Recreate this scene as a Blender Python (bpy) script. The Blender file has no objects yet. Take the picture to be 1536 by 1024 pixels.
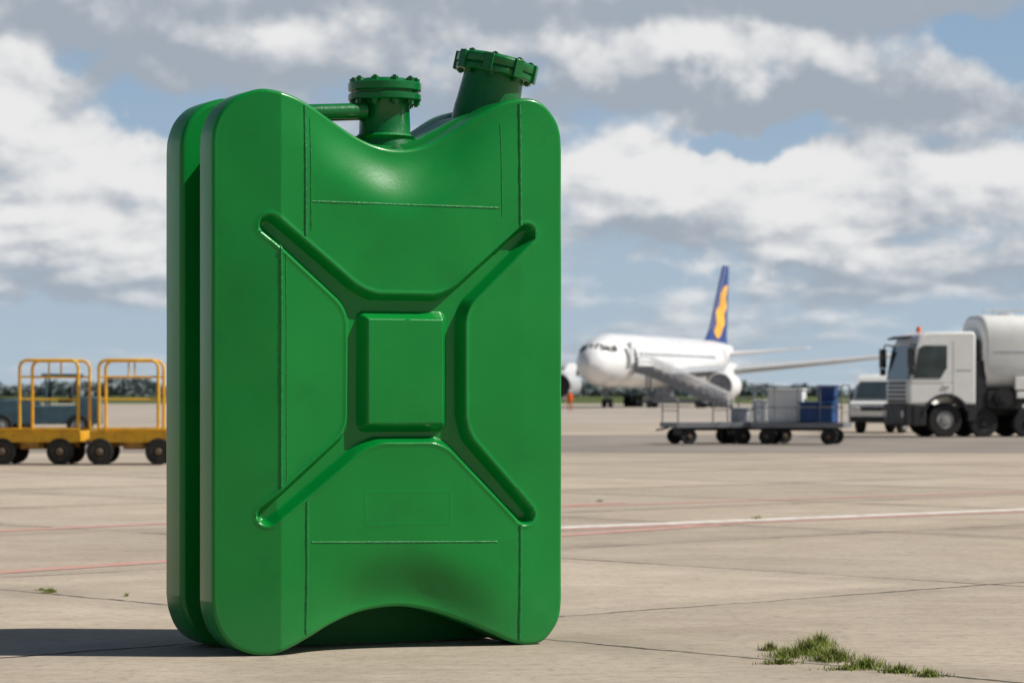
import bpy, bmesh, math, random
import numpy as np
from mathutils import Vector, Matrix
random.seed(7); np.random.seed(7)
R=math.radians
S=bpy.context.scene
COL=S.collection
F=4266.7; HZ=590.0; CH=1.5

# ------------------------------------------------------------ materials
def nd(nt,t,**k):
    n=nt.nodes.new(t)
    for a,b in k.items():
        if a=='op': n.operation=b
        else: setattr(n,a,b)
    return n
def lk(nt,a,b): nt.links.new(a,b)
def paint(name,col,rough=.45,metal=0,var=.12,scale=3.0,bump=.0,bscale=40,coat=0.0,dirt=None,dirtamt=.0,spec=.5,dust=None):
    m=bpy.data.materials.new(name); m.use_nodes=True
    nt=m.node_tree; p=nt.nodes['Principled BSDF']
    tc=nd(nt,'ShaderNodeTexCoord')
    n=nd(nt,'ShaderNodeTexNoise'); n.inputs['Scale'].default_value=scale; n.inputs['Detail'].default_value=6
    lk(nt,tc.outputs['Object'],n.inputs['Vector'])
    mr=nd(nt,'ShaderNodeMapRange'); mr.inputs[1].default_value=.3; mr.inputs[2].default_value=.7
    mr.inputs[3].default_value=1-var; mr.inputs[4].default_value=1+var
    lk(nt,n.outputs[0],mr.inputs[0])
    mx=nd(nt,'ShaderNodeVectorMath',op='SCALE'); mx.inputs[0].default_value=col
    lk(nt,mr.outputs[0],mx.inputs['Scale'])
    out=mx.outputs[0]
    if dirt:
        n2=nd(nt,'ShaderNodeTexNoise'); n2.inputs['Scale'].default_value=scale*2.3; n2.inputs['Detail'].default_value=9; n2.inputs['Roughness'].default_value=.7
        lk(nt,tc.outputs['Object'],n2.inputs['Vector'])
        r2=nd(nt,'ShaderNodeMapRange'); r2.inputs[1].default_value=.52; r2.inputs[2].default_value=.72; r2.inputs[4].default_value=dirtamt
        lk(nt,n2.outputs[0],r2.inputs[0])
        mm=nd(nt,'ShaderNodeMixRGB'); mm.inputs[2].default_value=(*dirt,1)
        lk(nt,r2.outputs[0],mm.inputs[0]); lk(nt,out,mm.inputs[1]); out=mm.outputs[0]
    if dust:
        # road dust thrown up on the lowest half metre plus sparse scuff specks
        sx=nd(nt,'ShaderNodeSeparateXYZ'); lk(nt,tc.outputs['Object'],sx.inputs[0])
        r3=nd(nt,'ShaderNodeMapRange'); r3.inputs[1].default_value=0; r3.inputs[2].default_value=.45; r3.inputs[3].default_value=.30; r3.inputs[4].default_value=0
        lk(nt,sx.outputs[2],r3.inputs[0])
        n4=nd(nt,'ShaderNodeTexNoise'); n4.inputs['Scale'].default_value=9; n4.inputs['Detail'].default_value=9; n4.inputs['Roughness'].default_value=.75
        lk(nt,tc.outputs['Object'],n4.inputs['Vector'])
        mu=nd(nt,'ShaderNodeMath',op='MULTIPLY'); lk(nt,r3.outputs[0],mu.inputs[0]); lk(nt,n4.outputs[0],mu.inputs[1])
        n5=nd(nt,'ShaderNodeTexNoise'); n5.inputs['Scale'].default_value=38; n5.inputs['Detail'].default_value=2
        lk(nt,tc.outputs['Object'],n5.inputs['Vector'])
        r5=nd(nt,'ShaderNodeMapRange'); r5.inputs[1].default_value=.76; r5.inputs[2].default_value=.80; r5.inputs[4].default_value=.35; lk(nt,n5.outputs[0],r5.inputs[0])
        ad=nd(nt,'ShaderNodeMath',op='ADD'); lk(nt,mu.outputs[0],ad.inputs[0]); lk(nt,r5.outputs[0],ad.inputs[1])
        m3=nd(nt,'ShaderNodeMixRGB'); m3.inputs[2].default_value=(*dust,1); lk(nt,ad.outputs[0],m3.inputs[0]); lk(nt,out,m3.inputs[1]); out=m3.outputs[0]
    lk(nt,out,p.inputs['Base Color'])
    rr=nd(nt,'ShaderNodeMapRange'); rr.inputs[1].default_value=.3; rr.inputs[2].default_value=.7
    rr.inputs[3].default_value=max(0.02,rough-.08); rr.inputs[4].default_value=min(1,rough+.08)
    lk(nt,n.outputs[0],rr.inputs[0]); lk(nt,rr.outputs[0],p.inputs['Roughness'])
    p.inputs['Metallic'].default_value=metal
    p.inputs['Specular IOR Level'].default_value=spec
    p.inputs['Coat Weight'].default_value=coat; p.inputs['Coat Roughness'].default_value=.14
    if bump:
        n3=nd(nt,'ShaderNodeTexNoise'); n3.inputs['Scale'].default_value=bscale; n3.inputs['Detail'].default_value=4
        lk(nt,tc.outputs['Object'],n3.inputs['Vector'])
        b=nd(nt,'ShaderNodeBump'); b.inputs['Strength'].default_value=bump; b.inputs['Distance'].default_value=.01
        lk(nt,n3.outputs[0],b.inputs['Height']); lk(nt,b.outputs[0],p.inputs['Normal'])
    return m

GREEN=paint('green_paint',(.0,.215,.030),rough=.34,var=.11,scale=1.1,bump=.05,bscale=50,coat=.25,dirt=(.0,.155,.026),dirtamt=.5,spec=.30,dust=(.10,.22,.12))
GREEND=paint('green_paint_fittings',(.0,.135,.028),rough=.32,var=.15,scale=6,bump=.2,bscale=45,coat=.2,spec=.38)
GREEN_SHADE=paint('green_web_shaded',(.0,.085,.016),rough=.5,var=.15,scale=3,spec=.15)  # can green with the shade under the arch painted into the colour
WELD=paint('weld_paint',(.0,.20,.035),rough=.35,var=.2,scale=30,bump=.5,bscale=120,coat=.2,spec=.38)
YEL=paint('yellow_paint',(.74,.40,.015),rough=.5,var=.15,scale=3,dirt=(.20,.11,.03),dirtamt=.6)
YELD=paint('rusty_deck',(.32,.17,.03),rough=.7,var=.3,scale=5,dirt=(.06,.03,.02),dirtamt=.8)
RUB=paint('rubber',(.018,.018,.018),rough=.8,var=.2)
RIMY=paint('rim_brown',(.16,.11,.07),rough=.7,var=.3)
RIM=paint('rim_grey',(.30,.30,.30),rough=.5,var=.2)
WHT=paint('white_paint',(.85,.85,.82),rough=.35,var=.03,coat=.2,dirt=(.66,.64,.58),dirtamt=.3)
AWHT=paint('aircraft_white',(.84,.85,.86),rough=.3,var=.02,scale=.3,coat=.3)
GREY=paint('grey_metal',(.22,.23,.25),rough=.5,metal=.3,var=.15)
LGREY=paint('light_grey_metal',(.52,.54,.56),rough=.45,metal=.1,var=.12)
DARK=paint('dark_chassis',(.02,.021,.024),rough=.6,var=.3)
GLASS=paint('dark_glass',(.03,.05,.055),rough=.06,var=.4,scale=1.5,spec=.9)
GLASSV=paint('van_glass',(.07,.10,.11),rough=.1,var=.2,scale=2,spec=.8)
BLUE=paint('blue_plastic',(.010,.06,.20),rough=.5,var=.15)
NAVY=paint('navy_paint',(.012,.045,.22),rough=.35,var=.05,scale=.3)
ORANGE=paint('orange_livery',(.90,.46,.04),rough=.4,var=.25,scale=.6,dirt=(.8,.25,.02),dirtamt=.8)
HIVIS=paint('hi_vis_orange',(.85,.13,.01),rough=.8,var=.1)
TEAL=paint('teal_paint',(.06,.12,.15),rough=.5,var=.2)
SKIN=paint('skin',(.4,.24,.17),rough=.6)
LAMP=paint('lamp_glass',(.7,.7,.65),rough=.1)
AMBER=paint('amber_lens',(.8,.13,.01),rough=.2)

# ------------------------------------------------------------ mesh helpers
class MB:
    def __init__(s): s.bm=bmesh.new()
    def box(s,c,d,rz=0,ry=0,rx=0):
        M=Matrix.Translation(c)@Matrix.Rotation(rz,4,'Z')@Matrix.Rotation(ry,4,'Y')@Matrix.Rotation(rx,4,'X')@Matrix.Diagonal((*d,1))
        bmesh.ops.create_cube(s.bm,size=1,matrix=M); return s
    def cyl(s,a,b,r,r2=None,seg=20,cap=True):
        a=Vector(a);b=Vector(b);d=b-a
        q=d.to_track_quat('Z','Y').to_matrix().to_4x4()
        M=Matrix.Translation((a+b)/2)@q
        bmesh.ops.create_cone(s.bm,cap_ends=cap,segments=seg,radius1=r,radius2=r if r2 is None else r2,depth=d.length,matrix=M); return s
    def path(s,pts,r,seg=10,closed=False):
        pts=[Vector(p) for p in pts]; n=len(pts); rings=[]
        prev=None
        for i,p in enumerate(pts):
            if closed: t=pts[(i+1)%n]-pts[i-1]
            else: t=pts[min(i+1,n-1)]-pts[max(i-1,0)]
            t.normalize()
            if prev is None:
                up=Vector((0,0,1)) if abs(t.z)<.9 else Vector((0,1,0))
            else: up=prev
            a=t.cross(up).normalized(); b=a.cross(t).normalized(); prev=b
            rr=r(i) if callable(r) else r
            rings.append([s.bm.verts.new(p+a*math.cos(2*math.pi*k/seg)*rr+b*math.sin(2*math.pi*k/seg)*rr) for k in range(seg)])
        m=n if closed else n-1
        for i in range(m):
            A=rings[i];B=rings[(i+1)%n]
            for k in range(seg):
                s.bm.faces.new((A[k],A[(k+1)%seg],B[(k+1)%seg],B[k]))
        if not closed:
            s.bm.faces.new(rings[0][::-1]); s.bm.faces.new(rings[-1])
        return s
    def prism(s,prof,y0,y1,M=None):
        a=[Vector((p[0],y0,p[1])) for p in prof]; b=[Vector((p[0],y1,p[1])) for p in prof]
        if M: a=[M@v for v in a]; b=[M@v for v in b]
        A=[s.bm.verts.new(v) for v in a];B=[s.bm.verts.new(v) for v in b]
        n=len(A)
        s.bm.faces.new(A); s.bm.faces.new(B[::-1])
        for i in range(n): s.bm.faces.new((A[i],B[i],B[(i+1)%n],A[(i+1)%n]))
        return s
    def lathe(s,prof,o,ax,seg=32,ry=1,rz=1,pw=1.0):
        o=Vector(o); rings=[]
        def c_(k):
            c=math.cos(2*math.pi*k/seg); return math.copysign(abs(c)**pw,c)
        def s_(k):
            c=math.sin(2*math.pi*k/seg); return math.copysign(abs(c)**pw,c)
        for p in prof:
            t,r=p[0],p[1]; dz=p[2] if len(p)>2 else 0
            if ax=='x': rings.append([s.bm.verts.new(o+Vector((t,c_(k)*r*ry,s_(k)*r*rz+dz))) for k in range(seg)])
            elif ax=='y': rings.append([s.bm.verts.new(o+Vector((c_(k)*r,t,s_(k)*r))) for k in range(seg)])
            else: rings.append([s.bm.verts.new(o+Vector((c_(k)*r,s_(k)*r,t))) for k in range(seg)])
        for A,B in zip(rings,rings[1:]):
            for k in range(seg): s.bm.faces.new((A[k],A[(k+1)%seg],B[(k+1)%seg],B[k]))
        s.bm.faces.new(rings[0][::-1]); s.bm.faces.new(rings[-1]); return s
    def obj(s,name,mat,parent=None,bevel=0,smooth=True,label=None,M=None,seg=2):
        bmesh.ops.recalc_face_normals(s.bm,faces=s.bm.faces)
        me=bpy.data.meshes.new(name); 
        if M: s.bm.transform(M)
        s.bm.to_mesh(me); s.bm.free()
        me.materials.append(mat)
        o=bpy.data.objects.new(name,me); COL.objects.link(o)
        if parent: o.parent=parent
        if bevel:
            b=o.modifiers.new('b','BEVEL'); b.width=bevel; b.segments=seg; b.limit_method='ANGLE'; b.angle_limit=R(40)
        if smooth:
            me.shade_smooth()
            try: me.set_sharp_from_angle(angle=R(38))
            except Exception: pass
        if label: o['label']=label
        return o
def thing(name,loc,rz,label,cat,group=None):
    e=bpy.data.objects.new(name,None); e.empty_display_size=.3
    e.location=loc; e.rotation_euler=(0,0,rz); COL.objects.link(e)
    e['label']=label; e['category']=cat
    if group: e['group']=group
    return e
def rawmesh(name,verts,faces,mat,parent=None,smooth=True,sharp=None):
    me=bpy.data.meshes.new(name); me.from_pydata(verts,[],faces); me.update()
    me.materials.append(mat)
    if smooth:
        me.shade_smooth()
        if sharp: me.set_sharp_from_angle(angle=R(sharp))
    o=bpy.data.objects.new(name,me); COL.objects.link(o)
    if parent: o.parent=parent
    return o

# ------------------------------------------------------------ GIANT CAN
TH=R(26.4); cT,sT=math.cos(TH),math.sin(TH)
P0=(-1.40,16.24)
DEP=1.0
def fu(x,y):
    dx=(x-768)/F
    u=(P0[0]-P0[1]*dx)/(sT*dx-cT)
    t=P0[1]+u*sT
    return u,CH+t*(HZ-y)/F
top_px=[(328,215),(330,192),(340,166),(358,146),(378,136),(400,132),(430,139),(460,152),(500,177),(540,201),(575,216),(610,222),(645,217),(680,200),(720,174),(755,154),(790,147),(815,155),(835,178),(843,200),(845,225)]
bot_px=[(328,905),(332,930),(345,958),(368,977),(400,984),(430,975),(465,957),(500,938),(540,922),(575,914),(610,911),(645,915),(675,923),(710,936),(745,952),(770,963),(795,967),(818,960),(836,938),(843,918),(845,895)]
def spline(pts,n=24):
    P=[Vector(p) for p in pts]; P=[P[0]*2-P[1]]+P+[P[-1]*2-P[-2]]
    out=[]
    for i in range(1,len(P)-2):
        for k in range(n):
            t=k/n
            p0,p1,p2,p3=P[i-1],P[i],P[i+1],P[i+2]
            out.append(.5*((2*p1)+(-p0+p2)*t+(2*p0-5*p1+4*p2-p3)*t*t+(-p0+3*p1-3*p2+p3)*t**3))
    out.append(P[-2]); return np.array([[v.x,v.y] for v in out])
TOPC=spline([fu(*p) for p in top_px]); BOTC=spline([fu(*p) for p in bot_px])
uL=min(TOPC[0,0],BOTC[0,0]); uR=max(TOPC[-1,0],BOTC[-1,0])
for C in (TOPC,BOTC):
    C[:,0]=uL+(C[:,0]-C[0,0])*(uR-uL)/(C[-1,0]-C[0,0])
    C[:,0]=np.maximum.accumulate(np.clip(C[:,0],uL,uR))
BOTC[:,1]=np.maximum(BOTC[:,1],0.0)
def inset_curve(C,r,sgn):
    d=np.gradient(C,axis=0); L=np.hypot(d[:,0],d[:,1])+1e-9
    nrm=np.stack([d[:,1],-d[:,0]],1)/L[:,None]*sgn
    O=C+nrm*r
    O[0,0]=uL+r; O[-1,0]=uR-r
    return O
def make_outline(r):
    T=inset_curve(TOPC,r,1); B=inset_curve(BOTC,r,-1)
    for C in (T,B):
        C[:,0]=np.clip(C[:,0],uL+r,uR-r); C[:,0]=np.maximum.accumulate(C[:,0])
    return T,B
uc,dc=(fu(605,500)[0]),DEP/2
def smooth(x): x=np.clip(x,0,1); return x*x*(3-2*x)
def segd(u,z,a,b,r0,r1):
    ax,az=a;bx,bz=b; vx,vz=bx-ax,bz-az
    t=np.clip(((u-ax)*vx+(z-az)*vz)/(vx*vx+vz*vz),0,1)
    return np.hypot(u-ax-t*vx,z-az-t*vz)-(r0+(r1-r0)*t)
def boxd(u,z,x0,y0,x1,y1,r):
    a=fu(x0,(y0+y1)/2)[0]; b=fu(x1,(y0+y1)/2)[0]; t=fu((x0+x1)/2,y0)[1]; bt=fu((x0+x1)/2,y1)[1]
    qx=np.abs(u-(a+b)/2)-(b-a)/2+r; qz=np.abs(z-(t+bt)/2)-(t-bt)/2+r
    return np.hypot(np.maximum(qx,0),np.maximum(qz,0))+np.minimum(np.maximum(qx,qz),0)-r
def smin(a,b,k):
    h=np.clip(.5+.5*(b-a)/k,0,1); return b*(1-h)+a*h-k*h*(1-h)
def ramp(x):
    x=np.clip(x,0,1); return .8*x+.2*x*x*(3-2*x)
def depth(u,z,zt,zb):
    y=np.zeros_like(u)
    u4=fu(422,500)[0]; u7=fu(781,500)[0]
    y+=np.maximum(u4-u,0)*.27+np.maximum(u-u7,0)*.04
    us=fu(608,300)[0]
    g=np.exp(-np.abs((u-us)/.52)**3)
    dt=np.maximum(zt-z,0); db=np.maximum(z-zb,0)
    y+=g*.10*(1-smooth(dt/.44))**1.5
    y+=g*.10*(1-smooth(db/.44))**1.6
    arms=[((407,337),(540,457)),((790,351),(680,456)),((404,773),(546,648)),((788,772),(676,648))]
    s=boxd(u,z,525,446,694,659,.04)
    for a,b in arms: s=smin(s,segd(u,z,fu(*a),fu(*b),.043,.058),.075)
    q=boxd(u,z,547,473,670,641,.022)
    rec=ramp(.5-s/.036)*ramp(.5+q/.050)
    y+=rec*.074
    y-=.004*np.exp(-((s-.026)/.012)**2)*smooth(.5+q/.05)
    q2=boxd(u,z,548,738,676,786,.01); y-=.0010*np.exp(-(q2/.006)**2)
    # slight oil-canning of hand-worked sheet metal
    y+=.0022*np.sin(u*5.1+z*1.7)*np.sin(z*4.3-u*2.2)+.0012*np.sin(u*11.3-z*3.1+1)*np.sin(z*9.1+u*2)
    return y
def shell(name,r,thick,mirror,y_off,parent,flat=False):
    T,B=make_outline(r)
    nc=34; w=.30
    a=np.linspace(0,math.pi/2,nc)[:-1]
    us=np.concatenate([uL+r+w*(1-np.cos(a)), np.linspace(uL+r+w,uR-r-w,320), (uR-r-w*(1-np.cos(a)))[::-1]])
    zt=np.interp(us,T[:,0],T[:,1]); zb=np.interp(us,B[:,0],B[:,1])
    zt[0]=T[0,1]; zt[-1]=T[-1,1]; zb[0]=B[0,1]; zb[-1]=B[-1,1]
    nt=580; t=np.linspace(0,1,nt)
    U=np.repeat(us[:,None],nt,1); ZT=np.repeat(zt[:,None],nt,1); ZB=np.repeat(zb[:,None],nt,1)
    Z=ZB+(ZT-ZB)*t[None,:]
    Y=depth(U,Z,ZT,ZB)
    n,m=U.shape
    verts=np.stack([U,Y,Z],2).reshape(-1,3).tolist()
    idx=lambda i,j:i*m+j
    faces=[(idx(i,j),idx(i+1,j),idx(i+1,j+1),idx(i,j+1)) for i in range(n-1) for j in range(m-1)]
    loop=[idx(i,0) for i in range(n)]+[idx(n-1,j) for j in range(1,m)]+[idx(i,m-1) for i in range(n-2,-1,-1)]+[idx(0,j) for j in range(m-2,0,-1)]
    P=np.array([verts[k] for k in loop]); 
    d=np.roll(P,-1,0)-np.roll(P,1,0); 
    nr=np.stack([d[:,2],-d[:,0]],1)
    for _ in range(2): nr=(np.roll(nr,1,0)+nr+np.roll(nr,-1,0))/3
    nr/=np.hypot(nr[:,0],nr[:,1])[:,None]
    prevloop=loop; L=len(loop)
    prof=[(r*math.sin(x),r*(1-math.cos(x))) for x in np.linspace(0,math.pi/2,8)[1:]]
    rings=[('f',o,dd) for o,dd in prof]
    rb=.03
    rings+= [('b',r,-rb)]+[('b',r-rb*(1-math.cos(x)),-rb+rb*math.sin(x)) for x in np.linspace(0,math.pi/2,6)[1:]]
    for kind,o,dd in rings:
        base=len(verts)
        yy=P[:,1]+dd if kind=='f' else np.full(L,thick+dd)
        X=P[:,0]+nr[:,0]*o; Zz=np.maximum(P[:,2]+nr[:,1]*o,0.0)
        verts+=np.stack([X,yy,Zz],1).tolist()
        new=list(range(base,base+L))
        for k in range(L):
            k2=(k+1)%L
            faces.append((prevloop[k2],prevloop[k],new[k],new[k2]))
        prevloop=new
    faces.append(tuple(prevloop))
    V=np.array(verts)
    if mirror:
        V[:,1]=y_off-V[:,1]; faces=[f[::-1] for f in faces]
    V[:,0]-=uc; V[:,1]-=dc
    return rawmesh(name,V.tolist(),faces,GREEN,parent,True,50)
can=thing('giant_jerrycan',(P0[0]+uc*cT-dc*sT,P0[1]+uc*sT+dc*cT,0),TH,
 'giant glossy green steel jerrycan standing on concrete airport apron','jerrycan')
shell('front_shell',.024,.33,False,0,can)
shell('rear_shell',.030,.37,True,DEP,can)
def core():
    r=.34
    T,B=make_outline(.1)
    us=np.linspace(uL+r,uR-.12,160)
    zt=np.interp(us,T[:,0],T[:,1])
    us0=fu(608,300)[0]; g=np.exp(-((us-us0)/.78)**6)
    zt=zt-.06+g*.20
    n=len(us); e=np.minimum(np.arange(n),n-1-np.arange(n))/12.0
    pts=[(u,z) for u,z in zip(us,zt)]+[(u,.9) for u in us[::-1]]
    MB().prism([(p[0]-uc,p[1]) for p in pts],.325-dc,.635-dc).obj('center_web',GREEN,can)
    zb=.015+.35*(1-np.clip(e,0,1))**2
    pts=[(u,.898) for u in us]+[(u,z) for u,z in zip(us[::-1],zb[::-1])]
    MB().prism([(p[0]-uc,p[1]) for p in pts],.42-dc,.633-dc).obj('lower_web',GREEN_SHADE,can)
core()
T0,B0=make_outline(.024)
def fd(u,z):
    zt=np.interp(u,T0[:,0],T0[:,1]); zb=np.interp(u,B0[:,0],B0[:,1])
    return float(depth(np.array([u]),np.array([z]),np.array([zt]),np.array([zb]))[0])
def weld(p,q,r):
    a=fu(*p);b=fu(*q); n=int(math.hypot(a[0]-b[0],a[1]-b[1])/.014)
    pts=[]
    for i in range(n+1):
        t=i/n; u=a[0]+(b[0]-a[0])*t; z=a[1]+(b[1]-a[1])*t
        pts.append((u-uc,fd(u,z)-dc+r*.35,z))
    MB().path(pts,lambda i:r*(1+random.uniform(-.12,.12)),10).obj('weld_seam',WELD,can)
for p,q,r in [((459,158),(459,352),.011),((467,176),(467,345),.005),((461,752),(461,950),.011),((780,156),(781,338),.012),((781,786),(780,958),.011),
              ((752,186),(753,325),.0045),((422,368),(422,730),.009),((468,302),(748,312),.006),((468,813),(746,812),.006),((429,380),(430,722),.0035)]:
    weld(p,q,r)
def loc(x,y,d=DEP/2):
    X0=P0[0]-d*sT; Y0=P0[1]+d*cT
    dx=(x-768)/F
    u=(X0-Y0*dx)/(sT*dx-cT); t=Y0+u*sT
    return u-uc,d-dc,CH+t*(HZ-y)/F
def bolts(n,r,z0,z1,hr,hh,M):
    for k in range(n):
        mb=MB()
        a=2*math.pi*(k+.35)/n
        c=Vector((math.cos(a)*r,math.sin(a)*r,0))
        for za,zb,rr in ((z0-hh,z0,hr),(z1,z1+hh,hr),(z0-hh*1.4,z1+hh*1.35,hr*.5)):
            mb.cyl(M@(c+Vector((0,0,za))),M@(c+Vector((0,0,zb))),rr,seg=6 if rr==hr else 8)
        mb.obj('bolt',GREEND,can)
x,y,z=loc(577,206)
M1=Matrix.Translation((x,y,z))
MB().lathe([(-.14,.19),(.0,.165),(.02,.155),(.20,.15),(.225,.165)],(x,y,z),'z',40).obj('filler_neck',GREEND,can)
mb=MB().lathe([(-.03,.16),(0,.185),(.0,.175),(.015,.16)],(x,y,z),'z',40); mb.obj('weld_seam',WELD,can)
mb=MB()
mb.lathe([(.215,.155),(.215,.214),(.221,.220),(.250,.220),(.256,.214),(.256,.15)],(x,y,z),'z',56)
mb.lathe([(.252,.195),(.276,.195)],(x,y,z),'z',56)
mb.lathe([(.272,.15),(.272,.214),(.278,.220),(.318,.220),(.325,.212),(.325,.17),(.338,.16),(.348,.14)],(x,y,z),'z',56)
mb.obj('flange_cap',GREEND,can,bevel=0)
bolts(10,.188,.215,.325,.023,.024,M1)
x,y,z=loc(731,160)
M2=Matrix.Translation((x,y,z))@Matrix.Rotation(R(11),4,'Y')@Matrix.Rotation(R(5),4,'X')@Matrix.Translation((0,0,-.085))
mb=MB().lathe([(-.15,.205),(.06,.20),(.10,.195),(.26,.185),(.29,.185)],(0,0,0),'z',40); mb.obj('spout_neck',GREEND,can,M=M2)
mb=MB(); mb.lathe([(.275,.17),(.275,.235),(.282,.241),(.31,.241),(.316,.236),(.316,.2)],(0,0,0),'z',56)
mb.lathe([(.31,.228),(.325,.228)],(0,0,0),'z',56)
mb.lathe([(.322,.2),(.322,.24),(.33,.245),(.372,.245),(.38,.238),(.38,.2),(.395,.185),(.40,.1)],(0,0,0),'z',56)
for k in range(8):
    a=2*math.pi*(k+.2)/8
    mb.box((math.cos(a)*.238,math.sin(a)*.238,.328),(.040,.060,.112),rz=a)
mb.obj('spout_cap',GREEND,can,bevel=.008,M=M2)
bolts(8,.208,.275,.38,.020,.016,M2)
for d,yy in ((.42,160),(.58,163)):
    a=loc(400,yy+10,d); b=loc(548,yy+6,d)
    a=Vector((a[0],a[1],a[2])); b=Vector((b[0],b[1],b[2]))
    pts=[a+Vector((-.12,0,-.22)),a+Vector((-.05,0,-.06))]+[a.lerp(b,t) for t in (.08,.3,.6,.9)]+[b]
    MB().path(pts,.046,16).obj('handle_bar',GREEND,can)

# ------------------------------------------------------------ GROUND
def mat_ground():
    m=bpy.data.materials.new('concrete_apron'); m.use_nodes=True; nt=m.node_tree; p=nt.nodes['Principled BSDF']
    tc=nd(nt,'ShaderNodeTexCoord'); P=tc.outputs['Object']
    def noise(sc,det=6,ro=.6,vec=P,dist=0):
        n=nd(nt,'ShaderNodeTexNoise'); n.inputs['Scale'].default_value=sc; n.inputs['Detail'].default_value=det; n.inputs['Roughness'].default_value=ro; n.inputs['Distortion'].default_value=dist
        lk(nt,vec,n.inputs['Vector']); return n.outputs[0]
    def mr(v,a,b,c,d):
        n=nd(nt,'ShaderNodeMapRange'); lk(nt,v,n.inputs[0])
        for i,q in enumerate((a,b,c,d)): n.inputs[i+1].default_value=q
        return n.outputs[0]
    def math_(op,a,b=None):
        n=nd(nt,'ShaderNodeMath',op=op)
        for i,q in enumerate((a,b)):
            if q is None: continue
            if isinstance(q,(int,float)): n.inputs[i].default_value=q
            else: lk(nt,q,n.inputs[i])
        return n.outputs[0]
    def mix(f,a,b,bt='MIX'):
        n=nd(nt,'ShaderNodeMixRGB',blend_type=bt)
        for i,q in enumerate((f,a,b)):
            if isinstance(q,(int,float)): n.inputs[i].default_value=q
            elif isinstance(q,tuple): n.inputs[i].default_value=(*q,1)
            else: lk(nt,q,n.inputs[i])
        return n.outputs[0]
    vr=nd(nt,'ShaderNodeVectorRotate'); vr.rotation_type='Z_AXIS'; vr.inputs['Angle'].default_value=R(-43); lk(nt,P,vr.inputs['Vector'])
    sx=nd(nt,'ShaderNodeSeparateXYZ'); lk(nt,vr.outputs[0],sx.inputs[0])
    wob=mr(noise(3.0,4),.3,.7,-.03,.03)
    A=math_('DIVIDE',math_('ADD',sx.outputs[0],wob),6.0); B=math_('DIVIDE',math_('ADD',math_('SUBTRACT',sx.outputs[1],1.8),wob),6.0)
    def line(v,w):
        f=math_('FRACT',math_('ADD',v,100.5)); d=math_('ABSOLUTE',math_('SUBTRACT',f,.5))
        return mr(d,w*.4/6,w/6,1,0)
    joint=math_('MAXIMUM',line(A,.035),line(B,.040))
    halo=math_('MAXIMUM',line(A,.6),line(B,.6))
    cell=nd(nt,'ShaderNodeCombineXYZ'); lk(nt,math_('FLOOR',math_('ADD',A,100.0)),cell.inputs[0]); lk(nt,math_('FLOOR',math_('ADD',B,100.0)),cell.inputs[1])
    wn=nd(nt,'ShaderNodeTexWhiteNoise'); lk(nt,cell.outputs[0],wn.inputs['Vector'])
    big=noise(.12,5); mid=noise(.9,8,.65); fine=noise(11,9,.75); grit=noise(90,3,.6)
    blot=noise(.45,7,.6,P,.3); stain=noise(1.8,4,.5,P,.5)
    mp2=nd(nt,'ShaderNodeMapping'); mp2.inputs['Scale'].default_value=(1.0,5,1); mp2.inputs['Rotation'].default_value=(0,0,R(-4)); lk(nt,P,mp2.inputs['Vector'])
    st2=noise(1.3,9,.72,mp2.outputs[0],.3)
    col=mix(mr(mid,.35,.65,0,1),(.42,.345,.27),(.55,.47,.37))
    col=mix(mr(big,.4,.62,0,.5),col,(.48,.42,.345))
    col=mix(mr(blot,.5,.66,0,.5),col,(.33,.27,.21))
    col=mix(mr(st2,.52,.72,0,.45),col,(.24,.195,.155))
    col=mix(mr(fine,.50,.70,0,.75),col,(.24,.20,.155))
    col=mix(mr(grit,.58,.78,0,.5),col,(.66,.58,.48))
    col=mix(mr(stain,.68,.78,0,.45),col,(.15,.125,.10))
    tint=mr(wn.outputs['Value'],0,1,.87,1.05)
    sc=nd(nt,'ShaderNodeVectorMath',op='SCALE'); lk(nt,col,sc.inputs[0]); lk(nt,tint,sc.inputs['Scale']); col=sc.outputs[0]
    col=mix(math_('MULTIPLY',halo,mr(mid,.4,.6,.0,.35)),col,(.18,.15,.12))
    col=mix(math_('MULTIPLY',joint,mr(noise(.6,4),.38,.56,.30,1.0)),col,(.035,.03,.025))
    lk(nt,col,p.inputs['Base Color']); p.inputs['Roughness'].default_value=.85; p.inputs['Specular IOR Level'].default_value=.25
    h=math_('SUBTRACT',math_('ADD',math_('MULTIPLY',fine,.6),math_('MULTIPLY',grit,.3)),joint)
    b=nd(nt,'ShaderNodeBump'); b.inputs['Strength'].default_value=.7; b.inputs['Distance'].default_value=.015
    lk(nt,h,b.inputs['Height']); lk(nt,b.outputs[0],p.inputs['Normal'])
    return m
def sheet(name,quad,z,mat):
    o=rawmesh(name,[(x,y,z) for x,y in quad],[tuple(range(len(quad)))],mat,None,False); o['kind']='structure'; return o
sheet('ground',[(-5000,-200),(5000,-200),(5000,9000),(-5000,9000)],0,mat_ground())
ASPH=paint('asphalt',(.26,.23,.20),rough=.9,var=.2,scale=.15,dirt=(.18,.16,.145),dirtamt=.6,spec=.2)
ASPH2=paint('pale_far_apron',(.38,.335,.285),rough=.9,var=.15,scale=.05,spec=.2)
GRASSM=paint('grass_field',(.085,.11,.035),rough=.95,var=.3,scale=.05,dirt=(.14,.12,.05),dirtamt=.6,spec=.1)
sheet('taxiway',[(-300,74),(300,70),(300,100),(-300,106)],.004,ASPH)
sheet('far_apron',[(-600,140),(700,140),(700,420),(-600,420)],.004,ASPH2)
sheet('grass_field',[(-3000,420.5),(4000,420.5),(4000,8500),(-3000,8500)],.006,GRASSM)
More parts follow.
